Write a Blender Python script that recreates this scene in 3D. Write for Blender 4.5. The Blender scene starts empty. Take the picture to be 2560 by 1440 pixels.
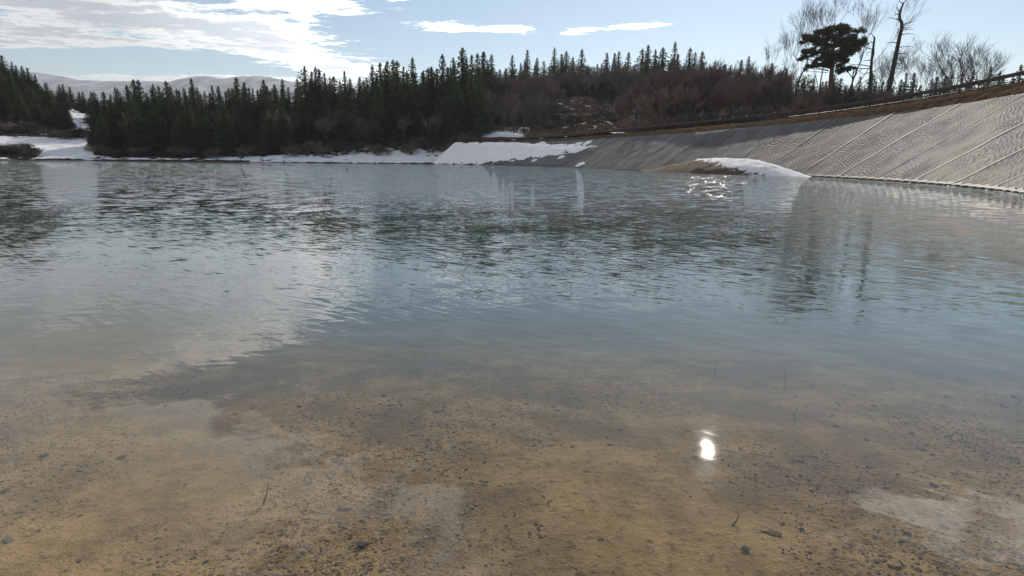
import bpy, bmesh, math, random
import numpy as np
from mathutils import Vector, noise as mn

# ------------------------------------------------------------------ camera model
F, W0, H0 = 1450.0, 2560.0, 1440.0
CZ, HY, ROLL = 1.6, 394.0, math.radians(0.6)
PITCH = math.atan((720 - HY) / F)
SUN_AZ, SUN_EL = math.radians(20.4), math.radians(26.6)

sc = bpy.context.scene
cam_d = bpy.data.cameras.new("camera"); cam = bpy.data.objects.new("camera", cam_d)
sc.collection.objects.link(cam); sc.camera = cam
cam_d.sensor_fit = 'HORIZONTAL'; cam_d.sensor_width = 36.0; cam_d.lens = 36.0 * F / W0
cam_d.clip_start = 0.05; cam_d.clip_end = 30000
cam.location = (0, 0, CZ)
cP, sP, cR, sR = math.cos(PITCH), math.sin(PITCH), math.cos(ROLL), math.sin(ROLL)
_r = Vector((1, 0, 0)); _u = Vector((0, sP, cP)); _f = Vector((0, cP, -sP))
_xr = _r * cR + _u * sR; _up = -_r * sR + _u * cR
from mathutils import Matrix
cam.matrix_world = Matrix(((_xr.x, _up.x, -_f.x, 0), (_xr.y, _up.y, -_f.y, 0), (_xr.z, _up.z, -_f.z, CZ), (0, 0, 0, 1)))

# ------------------------------------------------------------------ world: sky with clouds
world = bpy.data.worlds.new("World"); sc.world = world; world.use_nodes = True
world.cycles.sampling_method = 'MANUAL'; world.cycles.sample_map_resolution = 512
wt = world.node_tree; wt.nodes.clear()

class NT:
    """small helper to write node graphs"""
    def __init__(s, tree): s.t = tree
    def n(s, kind, **kw):
        nd = s.t.nodes.new(kind)
        for k, v in kw.items(): setattr(nd, k, v)
        return nd
    def link(s, a, b): s.t.links.new(a, b)
    def put(s, sock, v):
        if isinstance(v, bpy.types.NodeSocket): s.link(v, sock)
        elif v is not None: sock.default_value = v
    def m(s, op, a, b=None, c=None, clamp=False):
        nd = s.n('ShaderNodeMath', operation=op, use_clamp=clamp)
        s.put(nd.inputs[0], a)
        if b is not None: s.put(nd.inputs[1], b)
        if c is not None: s.put(nd.inputs[2], c)
        return nd.outputs[0]
    def vm(s, op, a, b=None):
        nd = s.n('ShaderNodeVectorMath', operation=op)
        s.put(nd.inputs[0], a)
        if b is not None: s.put(nd.inputs[1], b)
        return nd.outputs[0]
    def xyz(s, x, y, z):
        nd = s.n('ShaderNodeCombineXYZ')
        for i, v in enumerate((x, y, z)): s.put(nd.inputs[i], v)
        return nd.outputs[0]
    def sep(s, v):
        nd = s.n('ShaderNodeSeparateXYZ'); s.put(nd.inputs[0], v); return nd.outputs
    def noise(s, vec, scale, detail=4, rough=.55, color=False, dist=0.0):
        nd = s.n('ShaderNodeTexNoise'); s.put(nd.inputs['Vector'], vec)
        s.put(nd.inputs['Scale'], scale); s.put(nd.inputs['Detail'], detail); s.put(nd.inputs['Roughness'], rough)
        nd.inputs['Distortion'].default_value = dist
        return nd.outputs['Color' if color else 'Fac']
    def ss(s, v, a, b, lo=0.0, hi=1.0, kind='SMOOTHSTEP'):
        nd = s.n('ShaderNodeMapRange', interpolation_type=kind); s.put(nd.inputs[0], v)
        for i, x in zip((1, 2, 3, 4), (a, b, lo, hi)): s.put(nd.inputs[i], x)
        return nd.outputs[0]
    def mix(s, fac, a, b):
        nd = s.n('ShaderNodeMix', data_type='RGBA'); s.put(nd.inputs[0], fac)
        s.put(nd.inputs[6], a if isinstance(a, bpy.types.NodeSocket) else (*a, 1)); s.put(nd.inputs[7], b if isinstance(b, bpy.types.NodeSocket) else (*b, 1))
        return nd.outputs[2]

w = NT(wt)
sky = w.n('ShaderNodeTexSky', sky_type='NISHITA', sun_disc=False)
sky.sun_elevation = SUN_EL; sky.sun_rotation = SUN_AZ
sky.altitude = 300; sky.air_density = 1.15; sky.dust_density = 0.12; sky.ozone_density = 2.2
dirv = w.n('ShaderNodeTexCoord').outputs['Generated']
dx, dy, dz = w.sep(dirv)
dzc = w.m('MAXIMUM', dz, 0.02)
LX, LY = w.m('DIVIDE', dx, dzc), w.m('DIVIDE', dy, dzc)      # position on a flat cloud layer
lay = w.xyz(LX, LY, 0.0)
# streaky broken layer
strk = w.xyz(w.m('ADD', w.m('MULTIPLY', LX, .55), w.m('MULTIPLY', LY, .16)), w.m('SUBTRACT', w.m('MULTIPLY', LY, .8), w.m('MULTIPLY', LX, .1)), 3.7)
f1 = w.noise(strk, 1.3, 4, .62)
f2 = w.noise(w.xyz(w.m('MULTIPLY', LX, .8), LY, 1.0), 5.2, 5, .68)
# one broad bank of cloud to the north-west and over the lake, thinning to the east
edge = w.m('ADD', LX, w.m('MULTIPLY', w.m('SUBTRACT', LY, 4.5), .2))
bank = w.ss(edge, -2.3, -0.2, 0.24, -0.34)
bank = w.m('ADD', bank, w.ss(LY, 1.2, 4.2, .13, 0.0))            # more broken cloud overhead
hole = w.m('MULTIPLY', w.ss(LY, 5.7, 6.4), w.ss(LY, 7.2, 8.4, 1, 0))
hole = w.m('MULTIPLY', hole, w.ss(LX, -3.4, -2.0, 1, .1))
bias = w.m('SUBTRACT', bank, w.m('MULTIPLY', hole, .46))
for bx_, by_, sx_, sy_, amp in [(-.52, 4.9, .6, .5, .42), (.0, 4.95, .34, .46, .44), (.42, 5.05, .5, .36, .44), (.98, 4.72, .55, .36, .48), (.7, 4.9, .5, .22, .2), (-.25, 5.0, .5, .25, .22),
                                (-.78, 4.05, .24, .2, .36), (-1.45, 3.8, .6, .22, .36), (-1.2, 7.4, 1.9, 1.5, .44), (1.4, 1.35, .9, .6, .3), (-.75, 5.5, .35, .3, .25)]:
    ma = w.n('ShaderNodeVectorMath', operation='MULTIPLY_ADD'); w.link(lay, ma.inputs[0])
    ma.inputs[1].default_value = (1 / sx_, 1 / sy_, 0); ma.inputs[2].default_value = (-bx_ / sx_, -by_ / sy_, 0)
    ln = w.n('ShaderNodeVectorMath', operation='LENGTH'); w.link(ma.outputs[0], ln.inputs[0])
    bias = w.m('ADD', bias, w.ss(ln.outputs['Value'], 0.0, 1.0, amp, 0.0))
dens = w.m('ADD', w.m('ADD', w.m('MULTIPLY', f1, 1.15), w.m('MULTIPLY', f2, .75)), bias)
cov = w.ss(dens, .96, 1.12)
thick = w.m('MULTIPLY', w.ss(dens, 1.09, 1.27), w.ss(dz, .22, .42, 1.0, .35))
cov = w.m('MULTIPLY', cov, w.ss(dz, 0.02, 0.07))
sund = w.n('ShaderNodeVectorMath', operation='DOT_PRODUCT'); w.link(dirv, sund.inputs[0]); sund.inputs[1].default_value = (math.sin(SUN_AZ) * math.cos(SUN_EL), math.cos(SUN_AZ) * math.cos(SUN_EL), math.sin(SUN_EL))
fwd = w.ss(sund.outputs['Value'], .6, 1.0, 1.0, 3.4, 'LINEAR')          # thin cloud glows towards the sun
ccol = w.mix(thick, (9.4, 9.3, 9.1), (5.0, 5.3, 5.8))
cb = w.n('ShaderNodeVectorMath', operation='SCALE'); w.link(ccol, cb.inputs[0]); w.link(fwd, cb.inputs['Scale']); ccol = cb.outputs[0]
skyc = w.mix(w.m('MULTIPLY', cov, .93), sky.outputs[0], ccol)
bg = w.n('ShaderNodeBackground'); bg.inputs[1].default_value = 0.088
w.link(skyc, bg.inputs[0])
wo = w.n('ShaderNodeOutputWorld'); w.link(bg.outputs[0], wo.inputs[0])

# ------------------------------------------------------------------ sun, exposure, render
sun_d = bpy.data.lights.new("sun", 'SUN'); sun = bpy.data.objects.new("sun", sun_d); sc.collection.objects.link(sun)
sun_d.energy = 4.3; sun_d.angle = math.radians(0.55); sun_d.color = (1, .91, .79)
sdir = Vector((math.sin(SUN_AZ) * math.cos(SUN_EL), math.cos(SUN_AZ) * math.cos(SUN_EL), math.sin(SUN_EL)))
sun.rotation_euler = sdir.to_track_quat('Z', 'Y').to_euler(); sun.location = (0, 0, 60)
sc.view_settings.view_transform = 'Standard'; sc.view_settings.look = 'None'
sc.view_settings.exposure = 0.15; sc.view_settings.gamma = 1.0; sc.view_settings.use_curve_mapping = False
sc.render.engine = 'CYCLES'
cy = sc.cycles
cy.max_bounces = 6; cy.diffuse_bounces = 2; cy.glossy_bounces = 3; cy.transmission_bounces = 4
cy.transparent_max_bounces = 12; cy.volume_bounces = 1; cy.sample_clamp_indirect = 4.0; cy.sample_clamp_direct = 600.0
cy.use_adaptive_sampling = True; cy.adaptive_threshold = 0.02
cy.use_denoising = True; cy.caustics_reflective = False; cy.caustics_refractive = False

# ------------------------------------------------------------------ projection helpers (set-out of the place)
def ray(px, py):
    x, y = px - 1280, 720 - py
    xr, yr = x * cR - y * sR, x * sR + y * cR
    return np.array([xr, F * cP + yr * sP, -F * sP + yr * cP]) / F
def plane(px, py, z=0.0):
    d = ray(px, py); return np.array([0, 0, CZ]) + d * ((z - CZ) / d[2])
def at(px, py, Y):
    d = ray(px, py); return np.array([0, 0, CZ]) + d * (Y / d[1])
def proj(p):
    x, y, z = p[0], p[1], p[2] - CZ
    fy = y * cP - z * sP; yr = (y * sP + z * cP) / fy * F; xr = x / fy * F
    return 1280 + xr * cR + yr * sR, 720 - (-xr * sR + yr * cR)
def px_of(x, y, z=2.0): return proj((x, y, z))[0]
def fbm(x, y, z=0.0, o=4): return mn.fractal(Vector((x, y, z)), 1.0, 2.0, o)      # about -1..1

rng = random.Random(11)
COL = sc.collection
def link(o, parent=None):
    COL.objects.link(o); o.parent = parent; return o
def mesh_obj(name, verts, faces, mat, parent=None, smooth=False, uv=None):
    me = bpy.data.meshes.new(name); me.from_pydata([tuple(v) for v in verts], [], faces); me.update()
    if mat: me.materials.append(mat)
    if smooth: me.polygons.foreach_set('use_smooth', [True] * len(me.polygons))
    if uv is not None:
        l = me.uv_layers.new(name='UVMap'); idx = np.zeros(len(me.loops), dtype=np.int32); me.loops.foreach_get('vertex_index', idx)
        l.data.foreach_set('uv', np.asarray(uv, dtype=np.float32)[idx].ravel())
    return link(bpy.data.objects.new(name, me), parent)
def tag(o, label=None, cat=None, group=None, kind=None):
    for k, v in (('label', label), ('category', cat), ('group', group), ('kind', kind)):
        if v: o[k] = v
    return o
def empty(name, loc, rz=0.0, s=1.0):
    o = bpy.data.objects.new(name, None); COL.objects.link(o); o.location = loc; o.rotation_euler = (0, 0, rz)
    o.scale = (s, s, s) if not isinstance(s, tuple) else s
    o.empty_display_size = .2; return o
def grid_faces(nr, nc):
    return [(r * nc + c, r * nc + c + 1, (r + 1) * nc + c + 1, (r + 1) * nc + c) for r in range(nr - 1) for c in range(nc - 1)]
def attr(o, name, vals):
    a = o.data.attributes.new(name, 'FLOAT', 'POINT'); a.data.foreach_set('value', np.asarray(vals, dtype=np.float32))

class MB:
    def __init__(s): s.v = []; s.f = []
    def tube(s, pts, rad, n=4):
        base = len(s.v); k = len(pts)
        for i, p in enumerate(pts):
            a = pts[max(i - 1, 0)]; b = pts[min(i + 1, k - 1)]
            d = (Vector(b) - Vector(a)); d = d.normalized() if d.length > 1e-9 else Vector((0, 0, 1))
            t = Vector((1, 0, 0)) if abs(d.x) < .8 else Vector((0, 1, 0))
            e1 = d.cross(t).normalized(); e2 = d.cross(e1)
            for j in range(n):
                an = 2 * math.pi * j / n
                s.v.append(Vector(p) + (e1 * math.cos(an) + e2 * math.sin(an)) * rad[i])
        for i in range(k - 1):
            for j in range(n):
                a = base + i * n + j; b = base + i * n + (j + 1) % n
                s.f.append((a, b, b + n, a + n))
        s.f.append(tuple(base + (k - 1) * n + j for j in range(n)))
    def box(s, c, ax, ay, az):
        c, ax, ay, az = map(Vector, (c, ax, ay, az)); b = len(s.v)
        for k in (-1, 1):
            for j in (-1, 1):
                for i in (-1, 1): s.v.append(c + ax * i + ay * j + az * k)
        s.f += [(b, b + 2, b + 3, b + 1), (b + 4, b + 5, b + 7, b + 6), (b, b + 1, b + 5, b + 4), (b + 2, b + 6, b + 7, b + 3), (b, b + 4, b + 6, b + 2), (b + 1, b + 3, b + 7, b + 5)]
    def tri(s, a, b, c):
        k = len(s.v); s.v += [Vector(a), Vector(b), Vector(c)]; s.f.append((k, k + 1, k + 2))
    def quad(s, a, b, c, d):
        k = len(s.v); s.v += [Vector(a), Vector(b), Vector(c), Vector(d)]; s.f.append((k, k + 1, k + 2, k + 3))
    def obj(s, name, mat, parent=None, smooth=False): return mesh_obj(name, s.v, s.f, mat, parent, smooth)
    def mesh(s, name, mat):
        me = bpy.data.meshes.new(name); me.from_pydata([tuple(v) for v in s.v], [], s.f); me.materials.append(mat); return me

# ------------------------------------------------------------------ materials
def material(name):
    m = bpy.data.materials.new(name); m.use_nodes = True; t = m.node_tree; t.nodes.clear()
    g = NT(t); out = g.n('ShaderNodeOutputMaterial'); return m, g, out
def principled(g, out, col, rough=.8, normal=None, spec=.3):
    b = g.n('ShaderNodeBsdfPrincipled'); g.put(b.inputs['Base Color'], col if isinstance(col, bpy.types.NodeSocket) else (*col, 1))
    g.put(b.inputs['Roughness'], rough); b.inputs['Specular IOR Level'].default_value = spec
    if normal is not None: g.link(normal, b.inputs['Normal'])
    g.link(b.outputs[0], out.inputs[0]); return b
def bump(g, h, strength=.5, dist=.1):
    n = g.n('ShaderNodeBump'); n.inputs['Strength'].default_value = strength; n.inputs['Distance'].default_value = dist
    g.link(h, n.inputs['Height']); return n.outputs[0]
def simple(name, c1, c2, scale=3.0, rough=.85, bstr=0.0, spec=.25, rnd=.0):
    m, g, out = material(name)
    pos = g.n('ShaderNodeTexCoord').outputs['Object']
    f = g.noise(pos, scale, 5, .6)
    col = g.mix(g.ss(f, .32, .68), c1, c2)
    if rnd:
        oi = g.n('ShaderNodeObjectInfo').outputs['Random']
        hs = g.n('ShaderNodeHueSaturation'); g.link(col, hs.inputs['Color'])
        g.link(g.ss(oi, 0, 1, 1 - rnd, 1 + rnd, 'LINEAR'), hs.inputs['Value'])
        g.link(g.ss(g.m('FRACT', g.m('MULTIPLY', oi, 7.31)), 0, 1, .485, .515, 'LINEAR'), hs.inputs['Hue'])
        col = hs.outputs[0]
    principled(g, out, col, rough, bump(g, f, bstr, .05) if bstr else None, spec)
    return m
def leafmat(name, c1, c2, scale, rnd, trans=.25):
    m, g, out = material(name)
    pos = g.n('ShaderNodeTexCoord').outputs['Object']
    col = g.mix(g.ss(g.noise(pos, scale, 3, .6), .3, .7), c1, c2)
    oi = g.n('ShaderNodeObjectInfo').outputs['Random']
    hs = g.n('ShaderNodeHueSaturation'); g.link(col, hs.inputs['Color'])
    g.link(g.ss(oi, 0, 1, 1 - rnd, 1 + rnd, 'LINEAR'), hs.inputs['Value'])
    g.link(g.ss(g.m('FRACT', g.m('MULTIPLY', oi, 5.77)), 0, 1, .47, .52, 'LINEAR'), hs.inputs['Hue'])
    d = g.n('ShaderNodeBsdfDiffuse'); g.link(hs.outputs[0], d.inputs[0])
    tr = g.n('ShaderNodeBsdfTranslucent'); g.link(hs.outputs[0], tr.inputs[0])
    mx = g.n('ShaderNodeMixShader'); mx.inputs[0].default_value = trans
    g.link(d.outputs[0], mx.inputs[1]); g.link(tr.outputs[0], mx.inputs[2]); g.link(mx.outputs[0], out.inputs[0])
    return m

M_cedar = leafmat("cedar_foliage", (.045, .064, .028), (.095, .115, .052), .35, .45)
M_pine = leafmat("pine_needles", (.045, .062, .022), (.09, .10, .036), .8, .1)
M_bark = simple("dark_bark", (.035, .028, .022), (.075, .06, .05), 6, .9, .4)
M_pinebark = simple("reddish_pine_bark", (.07, .045, .035), (.13, .075, .055), 5, .9, .5)
M_twig = simple("brown_twigs", (.095, .074, .064), (.17, .132, .114), .5, .9, rnd=.5)
M_twig_red = simple("reddish_twigs", (.105, .08, .068), (.18, .138, .118), .5, .9, rnd=.45)
M_twig_dark = simple("dark_twigs", (.040, .034, .032), (.075, .062, .056), .5, .9, rnd=.2)
M_twig_pale = simple("grey_twigs", (.06, .053, .05), (.105, .094, .088), .5, .9, rnd=.15)
M_dead = simple("weathered_dead_wood", (.022, .019, .017), (.06, .052, .045), 4, .9, .5)
M_straw = simple("dry_grass", (.16, .11, .06), (.27, .19, .11), 1.0, .9, rnd=.2)
M_rail = simple("brown_painted_steel", (.028, .020, .016), (.06, .042, .033), 2.5, .55, .1, .4, rnd=.15)
M_capw = simple("white_reflector", (.75, .74, .7), (.85, .84, .8), 5, .4)
def make_snow():
    m, g, out = material("old_granular_snow")
    pos = g.n('ShaderNodeNewGeometry').outputs['Position']
    n1 = g.noise(pos, .8, 5, .65); n2 = g.noise(pos, 6, 5, .7)
    col = g.mix(g.ss(n1, .4, .7), (.88, .88, .89), (.78, .77, .76))
    col = g.mix(g.m('MULTIPLY', g.ss(n2, .6, .76), .55), col, (.46, .42, .37))
    principled(g, out, col, .75, bump(g, g.m('ADD', n1, g.m('MULTIPLY', n2, .6)), .6, .12), .1); return m
M_snow = make_snow()
def make_stone():
    m, g, out = material("lakebed_stone")
    pos = g.n('ShaderNodeTexCoord').outputs['Object']; isl = g.n('ShaderNodeNewGeometry').outputs['Random Per Island']
    oi = g.n('ShaderNodeObjectInfo').outputs['Random']; rn = g.m('FRACT', g.m('ADD', isl, oi))
    col = g.mix(g.m('FRACT', g.m('MULTIPLY', rn, 13.7)), (.12, .10, .078), (.24, .158, .08))
    hs = g.n('ShaderNodeHueSaturation'); g.link(col, hs.inputs['Color']); g.link(g.ss(rn, 0, 1, .45, 1.55, 'LINEAR'), hs.inputs['Value'])
    principled(g, out, hs.outputs[0], .95, bump(g, g.noise(pos, 9, 4, .6), .4, .05), .03); return m
M_stone = make_stone()
M_stick = simple("wet_twig", (.03, .022, .014), (.07, .05, .03), 20, .8)

def make_terrain_mat():
    m, g, out = material("forest_floor_and_snow")
    pos = g.n('ShaderNodeNewGeometry').outputs['Position']
    a = g.n('ShaderNodeAttribute', attribute_name='snow').outputs['Fac']
    n1 = g.noise(pos, .55, 5, .6); n2 = g.noise(pos, 3.5, 3, .6)
    v = g.m('ADD', a, g.m('ADD', g.m('MULTIPLY', g.m('SUBTRACT', n1, .5), 1.9), g.m('MULTIPLY', g.m('SUBTRACT', n2, .5), .55)))
    s = g.ss(v, .46, .56)
    soil = g.mix(g.ss(n1, .35, .65), (.035, .026, .019), (.08, .058, .04))
    soil = g.mix(g.m('MULTIPLY', g.ss(n2, .5, .75), .5), soil, (.12, .088, .058))
    snow = g.mix(g.ss(n2, .4, .7), (.86, .86, .87), (.66, .64, .61))
    col = g.mix(s, soil, snow)
    h = g.m('ADD', g.m('MULTIPLY', n1, .7), g.m('ADD', g.m('MULTIPLY', n2, .3), g.m('MULTIPLY', s, .25)))
    principled(g, out, col, 1.0, bump(g, h, .6, .3), .0)
    return m
M_terrain = make_terrain_mat()

def make_lining_mat():
    m, g, out = material("wrinkled_grey_liner")
    uv = g.n('ShaderNodeUVMap', uv_map='UVMap').outputs[0]
    pos = g.n('ShaderNodeNewGeometry').outputs['Position']
    su, tv, _ = g.sep(uv)                       # metres along the dam, metres up the slope
    oi = g.n('ShaderNodeObjectInfo').outputs['Random']
    warp = g.noise(pos, .22, 3, .5); warp2 = g.noise(pos, .9, 3, .55)
    ph = g.m('ADD', g.m('MULTIPLY', su, .52), g.m('MULTIPLY', tv, .85))
    ph = g.m('ADD', ph, g.m('ADD', g.m('MULTIPLY', warp, 2.8), g.m('MULTIPLY', warp2, .45)))
    ph = g.m('ADD', ph, g.m('MULTIPLY', oi, 3.0))
    su2 = g.m('ADD', g.m('DIVIDE', su, 1.12), g.m('MULTIPLY', warp2, .12))
    wn = g.n('ShaderNodeTexWhiteNoise', noise_dimensions='1D'); g.link(g.m('FLOOR', su2), wn.inputs['W'])
    lap = g.ss(g.m('ABSOLUTE', g.m('SUBTRACT', g.m('FRACT', su2), .5)), .43, .5)          # overlaps between the narrow rolls
    ph = g.m('ADD', ph, g.m('MULTIPLY', wn.outputs['Value'], .22))
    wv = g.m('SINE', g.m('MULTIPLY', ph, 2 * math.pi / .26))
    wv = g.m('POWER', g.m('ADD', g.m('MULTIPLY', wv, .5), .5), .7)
    br = g.noise(g.xyz(g.m('MULTIPLY', su, 2.2), g.m('MULTIPLY', tv, .7), 0.0), 1.6, 4, .6)
    # old, slack lining towards the near end of the dam wrinkles most
    amp = g.m('MULTIPLY', g.ss(su, 50.0, 112.0, .15, 1.8), g.ss(g.noise(g.xyz(su, g.m('MULTIPLY', tv, .6), 7.0), .35, 3, .6), .36, .62, .25, 1.25))
    h = g.m('ADD', g.m('MULTIPLY', g.m('MULTIPLY', wv, amp), .75), g.m('ADD', g.m('MULTIPLY', br, .5), g.m('MULTIPLY', lap, .55)))
    st = g.noise(g.xyz(g.m('MULTIPLY', su, .9), g.m('MULTIPLY', tv, .12), 2.0), 1.0, 5, .65)
    blot = g.noise(pos, .35, 5, .6)
    col = g.mix(g.ss(st, .3, .72), (.082, .081, .079), (.158, .153, .145))
    col = g.mix(g.m('MULTIPLY', g.ss(blot, .52, .72), .5), col, (.062, .059, .056))
    fine = g.noise(pos, 7.0, 4, .65)
    col = g.mix(g.m('MULTIPLY', g.m('SUBTRACT', 1.0, wv), g.m('MULTIPLY', g.ss(su, 60.0, 105.0), .4)), col, (.06, .057, .052))     # darker colour in the wrinkle troughs, growing towards the near end
    col = g.mix(g.m('MULTIPLY', g.ss(fine, .5, .7), .45), col, (.235, .218, .192))
    wet = g.ss(g.m('ADD', tv, g.m('MULTIPLY', g.m('SUBTRACT', st, .5), 1.6)), .5, 1.5, 1, 0)     # dark damp band along the water
    col = g.mix(g.m('MULTIPLY', wet, .5), col, (.07, .066, .06))
    hs = g.n('ShaderNodeHueSaturation'); g.link(col, hs.inputs['Color']); g.link(g.ss(oi, 0, 1, .8, 1.12, 'LINEAR'), hs.inputs['Value'])
    principled(g, out, hs.outputs[0], .78, bump(g, h, .8, .045), .2)
    return m
M_lining = make_lining_mat()
M_seam = simple("pale_welded_seam", (.13, .126, .12), (.22, .21, .195), 3, .7)
M_berm = None
def make_berm_mat():
    m, g, out = material("bare_earth_with_dead_grass")
    pos = g.n('ShaderNodeNewGeometry').outputs['Position']
    n1 = g.noise(pos, 1.3, 6, .7); n2 = g.noise(pos, 9, 4, .65)
    col = g.mix(g.ss(n1, .35, .65), (.065, .045, .03), (.14, .095, .06))
    col = g.mix(g.m('MULTIPLY', g.ss(n2, .55, .7), .6), col, (.22, .155, .09))
    principled(g, out, col, 1.0, bump(g, g.m('ADD', n1, n2), .9, .12), .0)
    return m
M_berm = make_berm_mat()
M_road = simple("grey_asphalt", (.05, .05, .05), (.075, .073, .07), 4, .9, .2)

def make_bed_mat():
    m, g, out = material("silty_lakebed")
    pos = g.n('ShaderNodeNewGeometry').outputs['Position']
    n0 = g.noise(pos, .75, 5, .6, dist=.3); n1 = g.noise(pos, 3.2, 6, .65); n2 = g.noise(pos, 20, 5, .7); n3 = g.noise(pos, 75, 3, .65)
    col = g.mix(g.ss(n1, .3, .7), (.19, .124, .053), (.345, .234, .111))
    col = g.mix(g.m('MULTIPLY', g.ss(n0, .46, .62), .8), col, (.135, .098, .056))
    col = g.mix(g.m('MULTIPLY', g.ss(n2, .52, .66), .65), col, (.085, .062, .036))
    col = g.mix(g.m('MULTIPLY', g.ss(n3, .56, .72), .5), col, (.12, .088, .05))
    h = g.m('ADD', g.m('MULTIPLY', n1, .5), g.m('ADD', g.m('MULTIPLY', n2, .35), g.m('MULTIPLY', n3, .2)))
    principled(g, out, col, .9, bump(g, h, 1.0, .05), .1)
    return m
M_bed = make_bed_mat()

def make_water_mat():
    m, g, out = material("lake_water")
    pos = g.n('ShaderNodeNewGeometry').outputs['Position']
    X, Y, _ = g.sep(pos)
    # breeze: calm along the near bank, rippled further out
    q = g.m('ADD', Y, g.m('MULTIPLY', X, -.05))
    patch = g.noise(g.xyz(g.m('MULTIPLY', X, .35), Y, 0.0), .12, 3, .5)
    patch2 = g.noise(g.xyz(g.m('MULTIPLY', X, .6), Y, 4.0), .5, 3, .5)
    rip = g.ss(q, 2.8, 8.5, .09, 1.0)
    rip = g.m('MULTIPLY', rip, g.ss(patch2, .3, .62, .45, 1.0))
    gust = g.m('MULTIPLY', g.ss(q, 10.0, 36.0, 0.0, 1.0), g.ss(patch, .3, .6, .75, 1.0))
    def waves(ang, sc_across, sc_along, seed, detail=2):
        ca, sa = math.cos(ang), math.sin(ang)
        al = g.m('ADD', g.m('MULTIPLY', X, ca), g.m('MULTIPLY', Y, sa))
        ac = g.m('ADD', g.m('MULTIPLY', X, -sa), g.m('MULTIPLY', Y, ca))
        n = g.noise(g.xyz(g.m('MULTIPLY', al, sc_along), g.m('MULTIPLY', ac, sc_across), seed), 1.0, detail, .5)
        return g.m('SUBTRACT', n, .5), -sa, ca
    sx, sy = 0.0, 0.0
    comps = [(waves(math.radians(-34), 15.0, 2.0, 1.0), .36, rip), (waves(math.radians(14), 17.0, 2.6, 5.0), .2, rip),
             (waves(math.radians(-60), 2.2, .5, 8.0), .045, None), (waves(math.radians(24), 1.6, .5, 11.0), .03, None)]
    for (n, ax, ay), amp, mask in comps:
        v = g.m('MULTIPLY', n, amp)
        if mask is not None: v = g.m('MULTIPLY', v, mask)
        sx = g.m('ADD', sx, g.m('MULTIPLY', v, ax)); sy = g.m('ADD', sy, g.m('MULTIPLY', v, ay))
    nc = g.noise(g.xyz(g.m('MULTIPLY', X, 1.3), g.m('MULTIPLY', Y, 2.0), 2.0), 1.0, 4, .85, color=True)
    cx, cyy, _ = g.sep(nc)
    sx = g.m('ADD', sx, g.m('MULTIPLY', g.m('SUBTRACT', cx, .5), g.m('MULTIPLY', gust, 1.25)))
    sy = g.m('ADD', sy, g.m('MULTIPLY', g.m('SUBTRACT', cyy, .5), g.m('MULTIPLY', gust, 2.6)))
    nrm = g.vm('NORMALIZE', g.xyz(g.m('MULTIPLY', sx, -1.0), g.m('MULTIPLY', sy, -1.0), 1.0))
    inc = g.n('ShaderNodeNewGeometry').outputs['Incoming']
    dt = g.n('ShaderNodeVectorMath', operation='DOT_PRODUCT'); g.link(nrm, dt.inputs[0]); g.link(inc, dt.inputs[1])
    cosi = g.m('MINIMUM', g.m('ABSOLUTE', dt.outputs['Value']), 1.0)
    refl = g.m('ADD', .02, g.m('MULTIPLY', .98, g.m('POWER', g.m('SUBTRACT', 1.0, cosi), 5.0)))
    gl = g.n('ShaderNodeBsdfGlossy'); gl.inputs['Roughness'].default_value = .02; g.link(nrm, gl.inputs['Normal'])
    gl.inputs['Color'].default_value = (1, 1, 1, 1)
    tr = g.n('ShaderNodeBsdfTransparent')
    mx = g.n('ShaderNodeMixShader'); g.link(refl, mx.inputs[0]); g.link(tr.outputs[0], mx.inputs[1]); g.link(gl.outputs[0], mx.inputs[2])
    g.link(mx.outputs[0], out.inputs[0])
    vs_ = g.n('ShaderNodeVolumeScatter'); vs_.inputs['Color'].default_value = (.80, .95, .88, 1); vs_.inputs['Density'].default_value = .08; vs_.inputs['Anisotropy'].default_value = .0
    va = g.n('ShaderNodeVolumeAbsorption'); va.inputs['Color'].default_value = (.36, .46, .37, 1); va.inputs['Density'].default_value = .50
    vol = g.n('ShaderNodeAddShader'); g.link(vs_.outputs[0], vol.inputs[0]); g.link(va.outputs[0], vol.inputs[1])
    g.link(vol.outputs[0], out.inputs['Volume'])
    return m
M_water = make_water_mat()

# ------------------------------------------------------------------ dam set-out
WL = [(1080, 409.3), (1140, 410.6), (1265, 413.5), (1390, 417.5), (1500, 422), (1590, 425.7), (1700, 429), (1873, 435), (2017, 440.5), (2121, 446), (2220, 452), (2328, 460), (2440, 470), (2560, 484)]
wp = np.array([plane(*p)[:2] for p in WL])
wp = np.vstack([wp, [[24.2, 26.0], [20.0, 20.0], [14.5, 14.6]]])
def smooth_curve(P, n, it=2):
    d = np.r_[0, np.cumsum(np.linalg.norm(np.diff(P, axis=0), axis=1))]
    s = np.linspace(0, d[-1], n); Q = np.c_[np.interp(s, d, P[:, 0]), np.interp(s, d, P[:, 1])]
    for _ in range(it * n // 6):
        Q[1:-1] = .25 * Q[:-2] + .5 * Q[1:-1] + .25 * Q[2:]
    return Q
NS = 240
Qw = smooth_curve(wp, NS, 4)
sw = np.r_[0, np.cumsum(np.linalg.norm(np.diff(Qw, axis=0), axis=1))]
sw_t = np.linspace(0, sw[-1], NS); Qw = np.c_[np.interp(sw_t, sw, Qw[:, 0]), np.interp(sw_t, sw, Qw[:, 1])]; sw = sw_t
tg = np.gradient(Qw, axis=0); tg /= np.linalg.norm(tg, axis=1)[:, None]
nrm_out = np.c_[-tg[:, 1], tg[:, 0]]                    # outwards, away from the lake
if nrm_out[NS // 2, 0] < 0: nrm_out = -nrm_out
BERM = 2.4
RUNA = np.interp(sw, [0, 45, 88], [7.4, 8.4, 12.0])
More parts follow.
